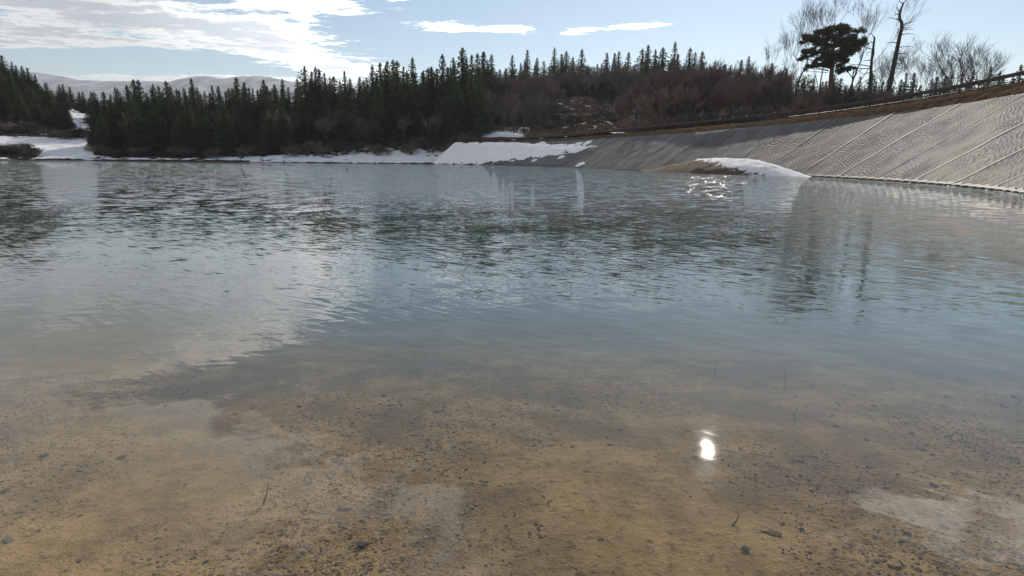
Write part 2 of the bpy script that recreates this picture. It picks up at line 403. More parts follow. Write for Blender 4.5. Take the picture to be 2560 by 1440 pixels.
TOPC = np.array([(1080, 356.5), (1187, 356.3), (1296, 356), (1374, 354.5), (1484, 347.5), (1540, 344), (1600, 340), (1756, 330), (1881, 317.5), (2000, 307), (2100, 296.5), (2290, 276), (2427, 257), (2560, 232), (2700, 205)])
RAILC = np.array([(1080, 353), (1140, 352.5), (1215, 349.5), (1296, 342.5), (1380, 338), (1540, 323), (1600, 316), (1680, 308), (1801, 296), (1889, 287), (1986, 275.5), (2093, 260.5), (2218, 241.5), (2315, 225.5), (2423, 204), (2555, 176), (2700, 140)])
def z_match(pt, curve):
    lo, hi = 1.7, 14.0
    for _ in range(40):
        z = .5 * (lo + hi); x, y = proj((pt[0], pt[1], z))
        if y > np.interp(x, curve[:, 0], curve[:, 1]): lo = z
        else: hi = z
    return z
Qt = Qw + nrm_out * RUNA[:, None]; Qr = Qw + nrm_out * (RUNA[:, None] + BERM)
def fit_z(Q, curve):
    z = np.array([z_match(p, curve) if px_of(p[0], p[1], 6) < 2640 and p[1] > 12 else np.nan for p in Q])
    ok = ~np.isnan(z); z = np.interp(np.arange(NS), np.arange(NS)[ok], z[ok])
    k = np.ones(15) / 15; zp = np.r_[[z[0]] * 7, z, [z[-1]] * 7]; return np.convolve(zp, k, 'valid')
Zt = fit_z(Qt, TOPC); Zr = fit_z(Qr, RAILC) - 0.95
Zr = np.maximum(Zr, Zt + .15)
print('dam', [round(float(x), 2) for x in Zt[::30]], [round(float(x), 2) for x in Zr[::30]], 'len', sw[-1])
def dam_pt(s, t, off=0.0):
    """point on the upstream face: s metres along the waterline, t 0..1 up the slope"""
    q = np.array([np.interp(s, sw, Qw[:, k]) for k in (0, 1)]); n = np.array([np.interp(s, sw, nrm_out[:, k]) for k in (0, 1)])
    RUN = float(np.interp(s, sw, RUNA)); zt = np.interp(s, sw, Zt); p = q + n * RUN * t
    L = math.hypot(RUN, zt); nx = -zt / L; nz = RUN / L
    return np.array([p[0] + n[0] * nx * off, p[1] + n[1] * nx * off, zt * t + nz * off])
def crest_pt(s, d, dz=0.0):
    q = np.array([np.interp(s, sw, Qw[:, k]) for k in (0, 1)]); n = np.array([np.interp(s, sw, nrm_out[:, k]) for k in (0, 1)])
    f = min(1, d / BERM); z = np.interp(s, sw, Zt) * (1 - f) + np.interp(s, sw, Zr) * f
    p = q + n * (float(np.interp(s, sw, RUNA)) + d); return np.array([p[0], p[1], z + dz])

# ------------------------------------------------------------------ ground: lakebed, water, terrain, mountain
def bed_z(x, y):
    yy = y + .12 * x * (1 if x < 0 else .35)
    d = np.interp(yy, [-40, -12, 0, 1.1, 2, 3, 4, 5, 6, 8, 12, 20, 40, 400], [6, 2.2, .25, .02, -.07, -.15, -.25, -.38, -.53, -.9, -1.8, -3.2, -4.2, -4.5])
    return d + .03 * fbm(x * .8, y * .8, 3) * min(1, 4 / max(abs(y), 1))
ys = np.r_[np.linspace(-40, 0, 14)[:-1], np.linspace(0, 9, 150), np.linspace(9.3, 30, 40), np.linspace(32, 170, 30)]
xs = np.r_[np.linspace(-260, -12, 30), np.linspace(-11.8, 11.8, 190), np.linspace(12, 110, 24)]
V = [(x, y, bed_z(x, y)) for y in ys for x in xs]
lakebed = mesh_obj('lakebed', V, grid_faces(len(ys), len(xs)), M_bed, smooth=True); tag(lakebed, 'brown silty lakebed with pebbles seen through shallow clear water', kind='structure')

mb = MB(); mb.box((-70, 75, -4.0), (190, 0, 0), (0, 112, 0), (0, 0, 4.0))
water = mb.obj('water', M_water); tag(water, 'rippled lake water reflecting sky, clouds and trees', kind='structure')

cols = {
 -500: [(92, -3), (100, 0), (112, 3.5), (150, 18), (190, 40), (240, 52), (500, 60)],
 -200: [(105, -3), (115, 0), (122, 2.0), (140, 7), (180, 26), (240, 44), (500, 55)],
 0: [(113, -3), (123, 0), (128, 1.3), (142, 4.6), (150, 7), (178, 19), (225, 31), (500, 45)],
 120: [(118, -3), (128, 0), (131, .8), (146, 4.6), (152, 6), (175, 13), (220, 23), (500, 40)],
 225: [(122, -3), (131.5, 0), (135, 1), (150, 4.6), (163, 8), (182, 13), (230, 15), (500, 30)],
 290: [(124, -3), (132.5, 0), (136, .7), (150, 1.6), (180, 5), (230, 9), (500, 25)],
 700: [(125, -3), (134, 0), (139, 1.2), (145, 1.9), (160, 4), (190, 9), (250, 14), (500, 22)],
 1000: [(128, -3), (137.5, 0), (144, 2.0), (151, 3.6), (170, 6.5), (200, 12), (250, 17), (500, 24)],
 1130: [(130, -3), (139.5, 0), (145, 1.8), (151, 4.0), (160, 6.5), (190, 12), (240, 20), (500, 26)],
}
s_at_px = np.array([proj((q[0], q[1], 0))[0] for q in Qw])
def crest_at(px):
    i = int(np.argmin(np.abs(np.array([proj((Qr[k][0], Qr[k][1], Zr[k]))[0] for k in range(NS)]) - px))); return i
for px, rest in [(1187, [(168, 8.4), (185, 10), (215, 16), (250, 24), (500, 26)]), (1260, [(166, 8.6), (180, 9), (200, 14), (230, 20), (260, 25), (500, 28)]),
                 (1340, [(162, 6.5), (172, 8), (190, 14), (220, 22), (260, 26), (500, 28)]), (1400, [(150, 6), (165, 9), (186, 16.5), (200, 20), (225, 23), (260, 26), (500, 28)]), (1470, [(148, 6), (160, 8.5), (176, 16), (188, 19), (205, 22), (240, 25), (500, 27)]),
                 (1560, [(145, 6), (160, 7), (185, 13), (215, 20), (250, 25), (500, 27)]), (1700, [(125, 6), (150, 8), (190, 15), (240, 24), (500, 26)]),
                 (1900, [(110, 6.6), (140, 9), (180, 16), (240, 25), (500, 27)]), (2100, [(95, 7.2), (120, 8.5), (160, 13), (240, 20), (500, 22)]),
                 (2250, [(90, 8.4), (110, 8), (150, 8), (240, 10), (500, 14)]), (2420, [(78, 8.6), (100, 8), (150, 8), (240, 10), (500, 14)]), (2700, [(66, 8.6), (90, 8), (150, 8), (240, 10), (500, 14)]), (3000, [(60, 8.6), (90, 8), (150, 8), (240, 10), (500, 14)])]:
    i = crest_at(px) if px <= 2560 else crest_at(2560)
    yc = Qr[i][1] + nrm_out[i][1] * 3.8; zc = Zr[i]
    yr0 = yc + 1.0
    first = [(yc - 30, -4), (yc - 3.0, min(zc, 4) - 3.0), (yr0, zc - .35), (yr0 + 3, zc - .1)]
    cols[px] = first + [r for r in rest if r[0] > yr0 + 4]
ckeys = sorted(cols)
FAR = [(900, 1.0), (2200, 1.0), (4200, 1.2)]
def ground_z(px, Y):
    px = min(max(px, ckeys[0]), ckeys[-1]); j = max(0, min(len(ckeys) - 2, int(np.searchsorted(ckeys, px)) - 1))
    a, b = ckeys[j], ckeys[j + 1]; f = (px - a) / (b - a)
    def h(k):
        c = cols[k]; return float(np.interp(Y, [p[0] for p in c] + [900, 4200], [p[1] for p in c] + [c[-1][1], c[-1][1]]))
    return h(a) * (1 - f) + h(b) * f
def shore_depth(px):
    Ys = np.arange(60, 200, .5)
    for Y in Ys:
        if ground_z(px, Y) >= 0: return Y
    return 135
pxs = np.arange(-480, 3001, 9.0)
Ysr = np.r_[np.arange(45, 112, 1.5), np.arange(112, 160, .6), np.arange(160, 215, 1.1), np.arange(215, 300, 4), np.array([320, 380, 500, 900, 2000, 4200])]
def plan_x(px, Y, z=3.0): return at(px, HY + (px - 1280) * math.tan(ROLL) - (z - CZ) / Y * F, Y)[0]
V, SN = [], []
sd = {}
for px in pxs: sd[px] = shore_depth(px) if px < 1180 else 0
gzc = {}
for Y in Ysr:
    for px in pxs:
        z = ground_z(px, Y); x = plan_x(px, Y, z)
        rough_ = .35 * fbm(x * .12, Y * .12, 1) + .22 * fbm(x * .5, Y * .5, 2)
        if px < 1180: z += rough_ * min(1, max(0, (Y - sd[px]) / 4)) 
        else: z += rough_ * (0.2 if z < 8 else 1.2)
        V.append((x, Y, z))
        d = Y - sd[px]; n = fbm(x * .08, Y * .14, 7)
        s = -.6
        if px < 232 and 0 < d:
            if z < 5.4: s = .95 if d > 1.2 else .2
            elif z < 7.5: s = .25
            else: s = .06
            if px < 95 and d < 9: s = -.1 + .5 * (1 if d < 2.5 else 0)
            if px > 175 and 7.5 < z < 16: s = .75
            if px > 205 and z < 1.0: s = .75
        elif px < 1185 and d > 0:
            w_ = np.interp(px, [232, 480, 560, 800, 1000, 1180], [3.5, 3.5, 8, 9, 11, 12])
            if d < w_: s = (.74 - .3 * max(0, d / w_ - .55) + .25 * n) if (d > .8 or px > 620) else -.2
            elif d < w_ + 9: s = np.interp(px, [232, 600, 750, 1180], [.1, .15, .42, .45])
            else: s = .02
            if px < 520: s -= .1 + .35 * max(0, n)
            if px > 1100 and 3.0 < z: s = .35
        elif px >= 1185:
            s = .05 if px < 1600 else -.8
            if px < 1325 and 6.8 < z < 10.5 and Y < 190: s = .85
            if 1385 < px < 1600 and z > 8 and Y < 215: s = .25 + .1 * n
            if 1600 <= px and Y < 190 and not (2200 < px < 2430): s = -.7
            if 2200 < px < 2430 and z > 7.6 and Y < 92: s = .6
        SN.append(s)
terrain = mesh_obj('terrain', V, grid_faces(len(Ysr), len(pxs)), M_terrain, smooth=True); attr(terrain, 'snow', SN)
tag(terrain, 'brown wooded ground around the lake with melting snow patches', kind='structure')

def make_mtn_mat():
    m, g, out = material("snowy_mountainside")
    pos = g.n('ShaderNodeNewGeometry').outputs['Position']
    st = g.xyz(g.m('MULTIPLY', g.sep(pos)[0], 1.0), g.m('MULTIPLY', g.sep(pos)[1], .3), g.m('MULTIPLY', g.sep(pos)[2], .5))
    n = g.noise(st, .012, 7, .65); n2 = g.noise(pos, .05, 4, .6)
    v = g.m('ADD', g.m('MULTIPLY', n, .7), g.m('MULTIPLY', n2, .3))
    col = g.mix(g.ss(v, .42, .64), (.085, .085, .1), (.34, .35, .40))
    principled(g, out, col, .9, bump(g, v, .8, 30), .1); return m
M_mtn = make_mtn_mat()
ridge = np.array([(-500, 200), (-200, 178), (0, 172), (90, 181), (150, 190), (200, 200), (260, 203), (340, 203), (420, 204), (455, 196), (490, 189), (520, 191), (560, 196), (600, 191), (630, 189), (680, 194), (740, 206), (820, 214), (950, 215), (1150, 205), (1400, 220), (1700, 235), (2000, 250), (2400, 300), (3000, 320)])
V = []; cpx = np.arange(-500, 3001, 14.0); rows = np.linspace(0, 1, 14)
for r in rows:
    for px in cpx:
        Y = 3000 + 1500 * r; yy = np.interp(px, ridge[:, 0], ridge[:, 1]) + 1.6 * fbm(px * .03, 1, 5)
        top = at(px, yy, 4500); z = 20 + (top[2] - 20) * (r ** .8)
        z += (40 * fbm(px * .02, r * 3, 2) + 18 * fbm(px * .07, r * 8, 4)) * math.sin(math.pi * r)
        V.append((top[0] * Y / 4500, Y, z))
for px in cpx:
    top = at(px, 300, 4500); V.append((top[0] * 1.25, 5600, 20))
mountain = mesh_obj('mountains', V, grid_faces(15, len(cpx)), M_mtn, smooth=True); tag(mountain, 'distant snow covered mountain ridge under the clouds', kind='structure')

# ------------------------------------------------------------------ dam
dam = empty('reservoir_dam', (0, 0, 0)); tag(dam, 'curved reservoir dam faced with grey wrinkled liner sheets beside the lake', 'dam')
PW = 5.6; s0, s1 = 14.0, sw[-1] - 1.0
npan = int((s1 - s0) / PW)
for k in range(npan):
    a = s0 + k * PW; nsx, ntx = 8, 22
    V, UV = [], []
    for j in range(ntx):
        for i in range(nsx + 1):
            f = i / nsx; s = a + f * PW; t = -0.12 + (1.12) * j / (ntx - 1)
            off = .02 + .05 * fbm(s * .55, t * 5, 3) + (.006 if i == nsx else 0) - (.004 if i == 0 else 0)
            V.append(dam_pt(s, t, off)); UV.append((s, t * 13.5))
    mesh_obj('liner_panel', V, grid_faces(ntx, nsx + 1), M_lining, dam, True, UV)
    sm = MB(); w2 = .06 + .06 * rng.random()
    prev = None; VV = []; NJ = 26
    for j in range(NJ):
        t = -.1 + 1.1 * j / (NJ - 1); jit = .05 * fbm(a, t * 9, 8)
        for (ds, of) in ((-w2, .03), (-w2 * .6, .034), (w2 * .6, .034), (w2, .03)):
            VV.append(dam_pt(a + PW + ds + jit, t, of + .02 + .05 * fbm((a + PW) * .55, t * 5, 3)))
    mesh_obj('seam', VV, grid_faces(NJ, 4), M_seam, dam)
# foundation under the liner, earth berm, road on the crest
V = []; S = np.arange(0, sw[-1], 1.5)
prof = []
for s in S:
    V += [dam_pt(s, -.2, -.25), dam_pt(s, .5, -.25), dam_pt(s, 1.0, -.12)]
mesh_obj('embankment', V, grid_faces(len(S), 3), M_berm, dam, True)
V = []; S = np.arange(0, sw[-1], .45)
ds = np.array([-.1, .25, .6, 1.0, 1.4, 1.8, 2.2, 2.6])
for s in S:
    for d in ds:
        p = crest_pt(s, max(d, 0)); p = p if d >= 0 else dam_pt(s, .995, -.05)
        bulge = .14 * math.sin(math.pi * min(1, max(0, d / BERM))) + .09 * fbm(s * .8, d * 1.6, 4) * (1 if d > 0 else 0) + (.03 if d > 0 else 0)
        V.append((p[0], p[1], p[2] + bulge))
mesh_obj('earth_berm', V, grid_faces(len(S), len(ds)), M_berm, dam, True)
V = []; S = np.arange(0, sw[-1], 1.5)
for s in S:
    for d, dz in ((2.45, .02), (5.5, .05), (6.6, .0)): V.append(crest_pt(s, d, dz))
mesh_obj('crest_road', V, grid_faces(len(S), 3), M_road, dam, True)
V = []
S = np.arange(60, sw[-1], .3)
for s in S:
    wv = .02 * math.sin(s * 5) + .03 * fbm(s * 2, 0, 1)
    V += [dam_pt(s, .000 + wv * .2, .0), dam_pt(s, .003, .12 + wv), dam_pt(s, .02 + wv * .2, .12 + wv), dam_pt(s, .024 + wv * .2, .0)]
mesh_obj('toe_edging', V, grid_faces(len(S), 4), M_seam, dam)

# ------------------------------------------------------------------ guardrail
gr = empty('guardrail', (0, 0, 0)); tag(gr, 'brown steel guardrail on posts running along the dam crest', 'guardrail')
rail_arc = np.r_[0, np.cumsum(np.linalg.norm(np.diff(Qr, axis=0), axis=1))]
def s_from_arc(a): return float(np.interp(a, rail_arc, sw))
px_line = np.array([proj((Qr[k][0], Qr[k][1], Zr[k] + .95))[0] if Qr[k][1] > 20 else 9999 for k in range(NS)])
a_end = float(np.interp(2555, px_line, rail_arc)); a_ref = float(np.interp(1801, px_line, rail_arc))
step = (a_end - a_ref) / 18; print('post step', step)
arcs = [a_end - step * k for k in range(-2, 200) if a_end - step * k > 3.0]
postm = MB(); postm.tube([(0, 0, -.3), (0, 0, .93), (0, 0, .95)], [.065, .065, .05], 8); post_me = postm.mesh('post', M_rail)
capm = MB(); capm.tube([(0, 0, .95), (0, 0, 1.03), (0, 0, 1.05)], [.075, .075, .04], 8); cap_me = capm.mesh('reflector', M_capw)
pts = []
for k, a in enumerate(arcs):
    s = s_from_arc(a); p = crest_pt(s, BERM - .08); pts.append((s, p))
    o = link(bpy.data.objects.new('post', post_me), gr); o.location = p
    ppx = proj((p[0], p[1], p[2] + 1))[0]
    if 1780 < ppx < 1970:
        c = link(bpy.data.objects.new('reflector', cap_me), o)
for (sa, pa), (sb, pb) in zip(pts[:-1], pts[1:]):
    d = Vector(pb) - Vector(pa); L = d.length; d.normalize(); side = Vector((d.y, -d.x, 0)).normalized()
    if side.dot(Vector((nrm_out[NS // 2][0], nrm_out[NS // 2][1], 0))) > 0: side = -side
    mid = (Vector(pa) + Vector(pb)) / 2
    b = MB()
    prof = [(-.18, .0), (-.10, .045), (-.04, .045), (0, .012), (.04, .045), (.10, .045), (.18, 0), (.18, -.012), (0, -.004), (-.18, -.012)]
    for e in (-1, 1):
        for (zz, oo) in prof: b.v.append(mid + d * (e * (L / 2 - .01)) + side * (.08 + oo) + Vector((0, 0, .72 + zz)))
    n = len(prof); b.f = [(i, (i + 1) % n, n + (i + 1) % n, n + i) for i in range(n)] + [tuple(range(n))[::-1], tuple(range(n, 2 * n))]
    b.obj('rail_beam', M_rail, gr)
    if proj(pa)[0] > 2000:
        b = MB(); b.tube([mid - d * (L / 2 - .01) + side * .08 + Vector((0, 0, .16)), mid + d * (L / 2 - .01) + side * .08 + Vector((0, 0, .16))], [.045, .045], 8)
        b.obj('lower_rail', M_rail, gr)

# ------------------------------------------------------------------ snow lying on the dam and the crest
def snow_sheet(name, label, fn, sr, tr, ds_, pt, thick, mask_noise=0):
    nS = int((sr[1] - sr[0]) / ds_) + 1; tt = np.arange(tr[0], tr[1] + 1e-6, ds_)
    V, vals = [], []
    for i in range(nS):
        for t in tt:
            s = sr[0] + i * ds_; v = fn(s, t); vals.append(v); V.append(pt(s, t, max(0.012, thick * min(1, max(0, v) * 2.2)) if v > 0 else .004))
    nT = len(tt); faces = [f for f in grid_faces(nS, nT) if sum(vals[q] > 0 for q in f) >= 3]
    used = sorted({q for f in faces for q in f}); mp = {q: i for i, q in enumerate(used)}
    o = mesh_obj(name, [V[q] for q in used], [tuple(mp[q] for q in f) for f in faces], M_snow, smooth=True)
    tag(o, label, kind='stuff'); return o
def s_of_px(px): return float(np.interp(px, s_at_px[:int(np.argmax(s_at_px))], sw[:int(np.argmax(s_at_px))]))
sA, sB = s_of_px(1098), s_of_px(1430)
SL = 13.4
def fn_dam(s, tm):
    t = tm / SL; f = (s - sA) / (sB - sA)
    hi = 1.02 - .55 * max(0, f - .3) ** 1.3; lo = -.02 + .1 * f + .75 * max(0, f - .25) ** 1.1
    c = (hi + lo) / 2; hw = (hi - lo) / 2
    return (hw - abs(t - c)) * 2.2 + .30 * fbm(s * .35, tm * .9, 3) + .16 * fbm(s * 1.3, tm * 2.6, 6) - (.25 * max(0, f - .9) * 8 if f > .9 else 0)
snow_sheet('snow', 'sheet of old snow covering the far end of the dam face', fn_dam, (sA - 2, sB + 1), (-.2, SL), .28, lambda s, t, o: dam_pt(s, t / SL, o + .09), .22)
for i, (px, py) in enumerate([(1338, 402), (1405, 393), (1398, 366), (1400, 384), (1445, 361), (1362, 389), (1452, 412), (1395, 371), (1470, 358)]):
    # solve (s,t) on the face for this spot
    best = min(((s, t) for s in np.arange(sA, sB + 12, .5) for t in np.arange(0, 1, .03)), key=lambda q: (lambda r: (r[0] - px) ** 2 + (r[1] - py) ** 2 * 6)(proj(dam_pt(*q))))
    s_, t_ = best; r1 = (.7 + .6 * rng.random()); r2 = .35 + .3 * rng.random()
    V = [dam_pt(s_, t_, .26)]; n = 14
    for ring, oo in ((.5, .22), (1.0, .0)):
        for k in range(n):
            an = 2 * math.pi * k / n; rr = ring * (1 + .35 * fbm(math.cos(an) * 1.3 + i * 5, math.sin(an) * 1.3, 1))
            V.append(dam_pt(s_ + rr * (r1 * math.cos(an) + .5 * r2 * math.sin(an)), t_ + rr * r1 * math.sin(an) / SL, oo + .06))
    fc = [(0, 1 + k, 1 + (k + 1) % n) for k in range(n)] + [(1 + k, 1 + n + k, 1 + n + (k + 1) % n, 1 + (k + 1) % n) for k in range(n)]
    o = mesh_obj('snow_lump', V, fc, M_snow, smooth=True)
    tag(o, 'small white lump of leftover snow on the grey dam face', 'snow lump', 'leftover snow lumps on the dam face')
def fn_crest(a, b):
    def f(s, d): return min((s - a), (b - s), 1) * .6 + (.5 - abs(d - 1.6) / 2.6) + .35 * fbm(s * .4, d * .8, 2)
    return f
snow_sheet('snow', 'white snow strip lying behind the guardrail above the snowy end of the dam', fn_crest(s_of_px(1170), s_of_px(1405)), (s_of_px(1160), s_of_px(1412)), (0, 4.0), .35, lambda s, d, o: crest_pt(s, 2.5 + d, o + .25), .25)

# ------------------------------------------------------------------ earth mound with snow at the foot of the dam
def make_mound():
    m, g, out = material("earth_and_snow_mound")
    pos = g.n('ShaderNodeNewGeometry').outputs['Position']
    a = g.n('ShaderNodeAttribute', attribute_name='snow').outputs['Fac']
    n1 = g.noise(pos, 1.6, 6, .65); n2 = g.noise(pos, 8, 4, .6)
    v = g.m('ADD', a, g.m('ADD', g.m('MULTIPLY', g.m('SUBTRACT', n1, .5), .9), g.m('MULTIPLY', g.m('SUBTRACT', n2, .5), .35)))
    s = g.ss(v, .46, .54)
    soil = g.mix(g.ss(n2, .3, .7), (.055, .036, .022), (.13, .088, .055))
    col = g.mix(s, soil, g.mix(n2, (.78, .78, .8), (.88, .88, .88)))
    principled(g, out, col, .85, bump(g, g.m('ADD', g.m('ADD', n1, n2), g.m('MULTIPLY', s, .4)), .8, .15), .2)
    sL, sR_ = s_of_px(1600), s_of_px(2035)
    V, SN = [], []; us = np.linspace(0, 1, 90); vs = np.linspace(-1, 1, 44)
    for u in us:
        s = sL + (sR_ - sL) * u
        hp = np.interp(u, [0, .12, .3, .42, .62, .72, .84, .93, 1], [0, .3, 1.15, 1.75, 1.8, 1.65, .95, .35, 0])
        wd = np.interp(u, [0, .3, .5, .75, 1], [1.0, 3.0, 4.2, 4.0, 1.2])
        for v in vs:
            q = np.array([np.interp(s, sw, Qw[:, k]) for k in (0, 1)]); n = np.array([np.interp(s, sw, nrm_out[:, k]) for k in (0, 1)])
            off = -wd * .25 + v * wd * 1.15
            x, y = q + n * off
            base = max(0, off / float(np.interp(s, sw, RUNA))) * np.interp(s, sw, Zt)
            z = -.5 + (hp + .5) * max(0, 1 - abs(v) ** 1.7) + .16 * fbm(x * .9, y * .9, 2) * (1 - abs(v)) * min(1, hp * 1.5)
            z = max(z, base - .3) if v > 0 else z
            V.append((x, y, z))
            f = (v + .45) * 1.2 + (u - .6) * 1.7
            SN.append(.5 + f * .9 if u > .36 else -.3 + (.7 if (v > -.1 and hp > .5) else 0) + (u - .3))
    o = mesh_obj('mound', V, grid_faces(len(us), len(vs)), m, smooth=True); attr(o, 'snow', SN)
    tag(o, 'brown earth mound capped with snow at the waterline of the dam', kind='structure')
make_mound()

# ------------------------------------------------------------------ tree prototypes
def cedar_meshes(seed, H=20.0, R=3.4):
    r = random.Random(seed); t = MB(); t.tube([(0, 0, -1), (.05, 0, H * .5), (0, .05, H * .98)], [.28, .17, .03], 6)
    c = MB(); L = 46; up = Vector((0, 0, 1)); pw = r.uniform(.5, .78); lop = r.random() * 6.28
    for i in range(L):
        f = i / (L - 1); z = H * (.06 + .93 * f)
        rad = R * (1 - f) ** pw * (.82 + .36 * r.random()) * min(1, .7 + f * 2.0) + .10
        nb = max(4, int(11 * (1 - f) + 4)); a0 = r.random() * 6.28
        for b in range(nb):
            if r.random() < .08: continue
            a = a0 + 6.283 * b / nb + r.uniform(-.3, .3); lr = rad * r.uniform(.65, 1.18) * (1 + .12 * math.cos(a - lop))
            d = Vector((math.cos(a), math.sin(a), 0)); sd_ = Vector((-d.y, d.x, 0)); droop = r.uniform(.2, .5) * lr
            k = max(2, int(lr * 1.9))
            for j in range(k):
                g0 = (j + .35) / k; p = d * (lr * g0) + up * (z - droop * g0 + .2 * lr * g0 * g0)
                sz = (.34 + .42 * (1 - f)) * r.uniform(.75, 1.3)
                for sgn in (-1, 1):
                    tip = p + d * sz * r.uniform(.3, .9) + sd_ * sgn * sz * r.uniform(.5, 1.1) + up * r.uniform(-.75, .15) * sz
                    c.tri(p - d * sz * .6 + up * .25 * sz, p + d * sz * .5 + up * r.uniform(-.2, .3), tip)
                c.tri(p + sd_ * sz * .45, p - sd_ * sz * .45, p + d * sz * .4 - up * sz * r.uniform(.5, 1.0))
            tip = d * (lr * 1.1) + up * (z - droop * .8)
            c.tri(d * lr * .7 + sd_ * .2 + up * (z - droop * .6), d * lr * .7 - sd_ * .2 + up * (z - droop * .8), tip + up * .25)
    for j in range(5):
        a = j * 1.25; c.tri((math.cos(a) * .18, math.sin(a) * .18, H * .95), (-math.sin(a) * .18, math.cos(a) * .18, H * .95), (0, 0, H * 1.02))
    return t.mesh('trunk', M_bark), c.mesh('crown', M_cedar)

def bare_meshes(seed, H=12.0, spread=.55, levels=5, stems=1, mat=M_twig, thin=.02, kids=(3, 4), upb=.35, r0=None, trunk=.3):
    r = random.Random(seed); T, C = MB(), MB()
    def grow(p, d, L, rad, lv):
        nseg = 3 if lv < 3 else 2; q = Vector(p); pts = [q.copy()]; dd = d.copy()
        for i in range(nseg):
            dd = (dd + Vector((r.uniform(-1, 1), r.uniform(-1, 1), r.uniform(-.6, 1))) * .13 + Vector((0, 0, upb * .12))).normalized()
            q = q + dd * (L / nseg); pts.append(q.copy())
        r1 = max(thin * .7, rad * .62)
        (T if lv == 0 else C).tube(pts, list(np.linspace(rad, r1, nseg + 1)), 5 if lv == 0 else (4 if lv < 2 else 3))
        if lv >= levels: return
        n = r.randint(*kids) + (1 if lv >= 2 else 0)
        for i in range(n):
            f = r.uniform(.35, 1.0) if i else 1.0
            if lv == 0: f = r.uniform(.55, 1.0) if i else 1.0
            k = min(nseg - 1, int(f * nseg)); bp = pts[k].lerp(pts[k + 1], f * nseg - k)
            sp = spread * r.uniform(.6, 1.3) * (.6 if i == 0 else 1)
            rv = Vector((r.uniform(-1, 1), r.uniform(-1, 1), r.uniform(-1, 1))); rv = (rv - dd * rv.dot(dd)).normalized()
            nd = (dd + rv * sp + Vector((0, 0, upb * .25))).normalized()
            grow(bp, nd, L * r.uniform(.58, .82), max(thin, r1 * (.8 if i == 0 else r.uniform(.45, .65))), lv + 1)
    for k in range(stems):
        a = 6.283 * k / stems + r.random(); tilt = .0 if stems == 1 else r.uniform(.15, .4)
        grow(Vector((math.cos(a) * .1 * (stems > 1), math.sin(a) * .1 * (stems > 1), -.4)), Vector((math.cos(a) * tilt, math.sin(a) * tilt, 1)).normalized(), H * trunk * r.uniform(.85, 1.1), r0 or H * .012, 0)
    zs = max(v.z for v in C.v); k = H / zs
    for M_ in (T, C): M_.v = [v * k for v in M_.v]
    return T.mesh('trunk', M_bark if mat is not M_twig_dark else M_dead), C.mesh('crown', mat)

cedars = [cedar_meshes(40 + i, 20.0, 3.3 + .35 * (i % 4)) for i in range(8)]
bares = [bare_meshes(70 + i, 12.0, .5 + .05 * (i % 3), 5, 1 + (i % 3 == 1), M_twig if i % 2 else M_twig_red, .017, (3, 4), .3, trunk=.24) for i in range(6)]
bares_dark = [bare_meshes(90 + i, 14.0, .46, 6, 1 + (i == 1), M_twig_pale, .0056, (2, 3), .55, r0=.12, trunk=.26) for i in range(4)]
bares_fine = [bare_meshes(100 + i, 14.0, .5, 5, 1 + (i == 1), M_twig_pale, .005, (3, 4), .45, r0=.11, trunk=.2) for i in range(3)]
bushes = [bare_meshes(110 + i, 2.2, .6, 3, 9, (M_twig_red, M_twig, M_twig_dark)[i % 3], .012, (3, 4), .2, r0=.03, trunk=.4) for i in range(4)]
grasses = []
for i in range(3):
    r = random.Random(140 + i); g_ = MB()
    for k in range(260):
        a, rr = r.random() * 6.28, r.random() ** .5 * .9; p = Vector((math.cos(a) * rr, math.sin(a) * rr, 0)); h = r.uniform(.5, 1.3) * (1.2 - rr * .6)
        l = Vector((math.cos(a), math.sin(a), 0)) * r.uniform(0, .5) + Vector((r.uniform(-.2, .2), r.uniform(-.2, .2), 0)); sd_ = Vector((-math.sin(a), math.cos(a), 0)) * .03
        g_.tri(p - sd_, p + sd_, p + l + Vector((0, 0, h)))
    grasses.append(g_.mesh('blades', M_straw))

def put_tree(name, pair, loc, height, base_h, rz, label, cat, group, width=1.0, lean=0.0):
    k = height / base_h; o = empty(name, loc, rz, (k * width, k * width, k)); o.rotation_euler = (lean, 0, rz)
    tag(o, label, cat, group)
    for nm, me in zip(('trunk', 'crown'), pair): link(bpy.data.objects.new(nm, me), o)
    return o

skyline = np.array([(-480, 90), (-200, 110), (0, 128), (30, 138), (55, 152), (90, 178), (115, 205), (150, 215), (190, 208), (225, 232), (250, 232), (300, 220), (335, 214), (360, 196), (385, 214), (420, 205), (455, 203), (480, 194), (520, 209), (560, 211), (600, 196), (650, 207), (690, 198), (720, 196), (755, 178), (780, 160), (808, 150), (835, 168), (868, 172), (888, 196), (928, 172), (955, 150), (980, 142), (1018, 148), (1050, 134), (1080, 142), (1130, 124), (1158, 121), (1180, 138), (1210, 128), (1250, 148), (1290, 126), (1325, 124), (1378, 118), (1413, 106), (1432, 118), (1460, 128), (1490, 135), (1515, 126), (1555, 132), (1600, 118), (1628, 106), (1655, 103), (1680, 106), (1725, 122), (1770, 135), (1840, 130), (1900, 150), (2000, 180), (2100, 185), (2200, 180), (2240, 178), (2300, 190), (2350, 185), (2430, 168), (2500, 165), (2560, 160), (2700, 150)])
def sky_y(px): return float(np.interp(px, skyline[:, 0], skyline[:, 1]))
def tree_at(px, Y):
    z = ground_z(px, Y); return np.array([plan_x(px, Y, z), Y, z - .15])
def height_to(px, Y, ytop):
    top = at(px, ytop, Y); return top[2] - ground_z(px, Y)
ncedar = 0
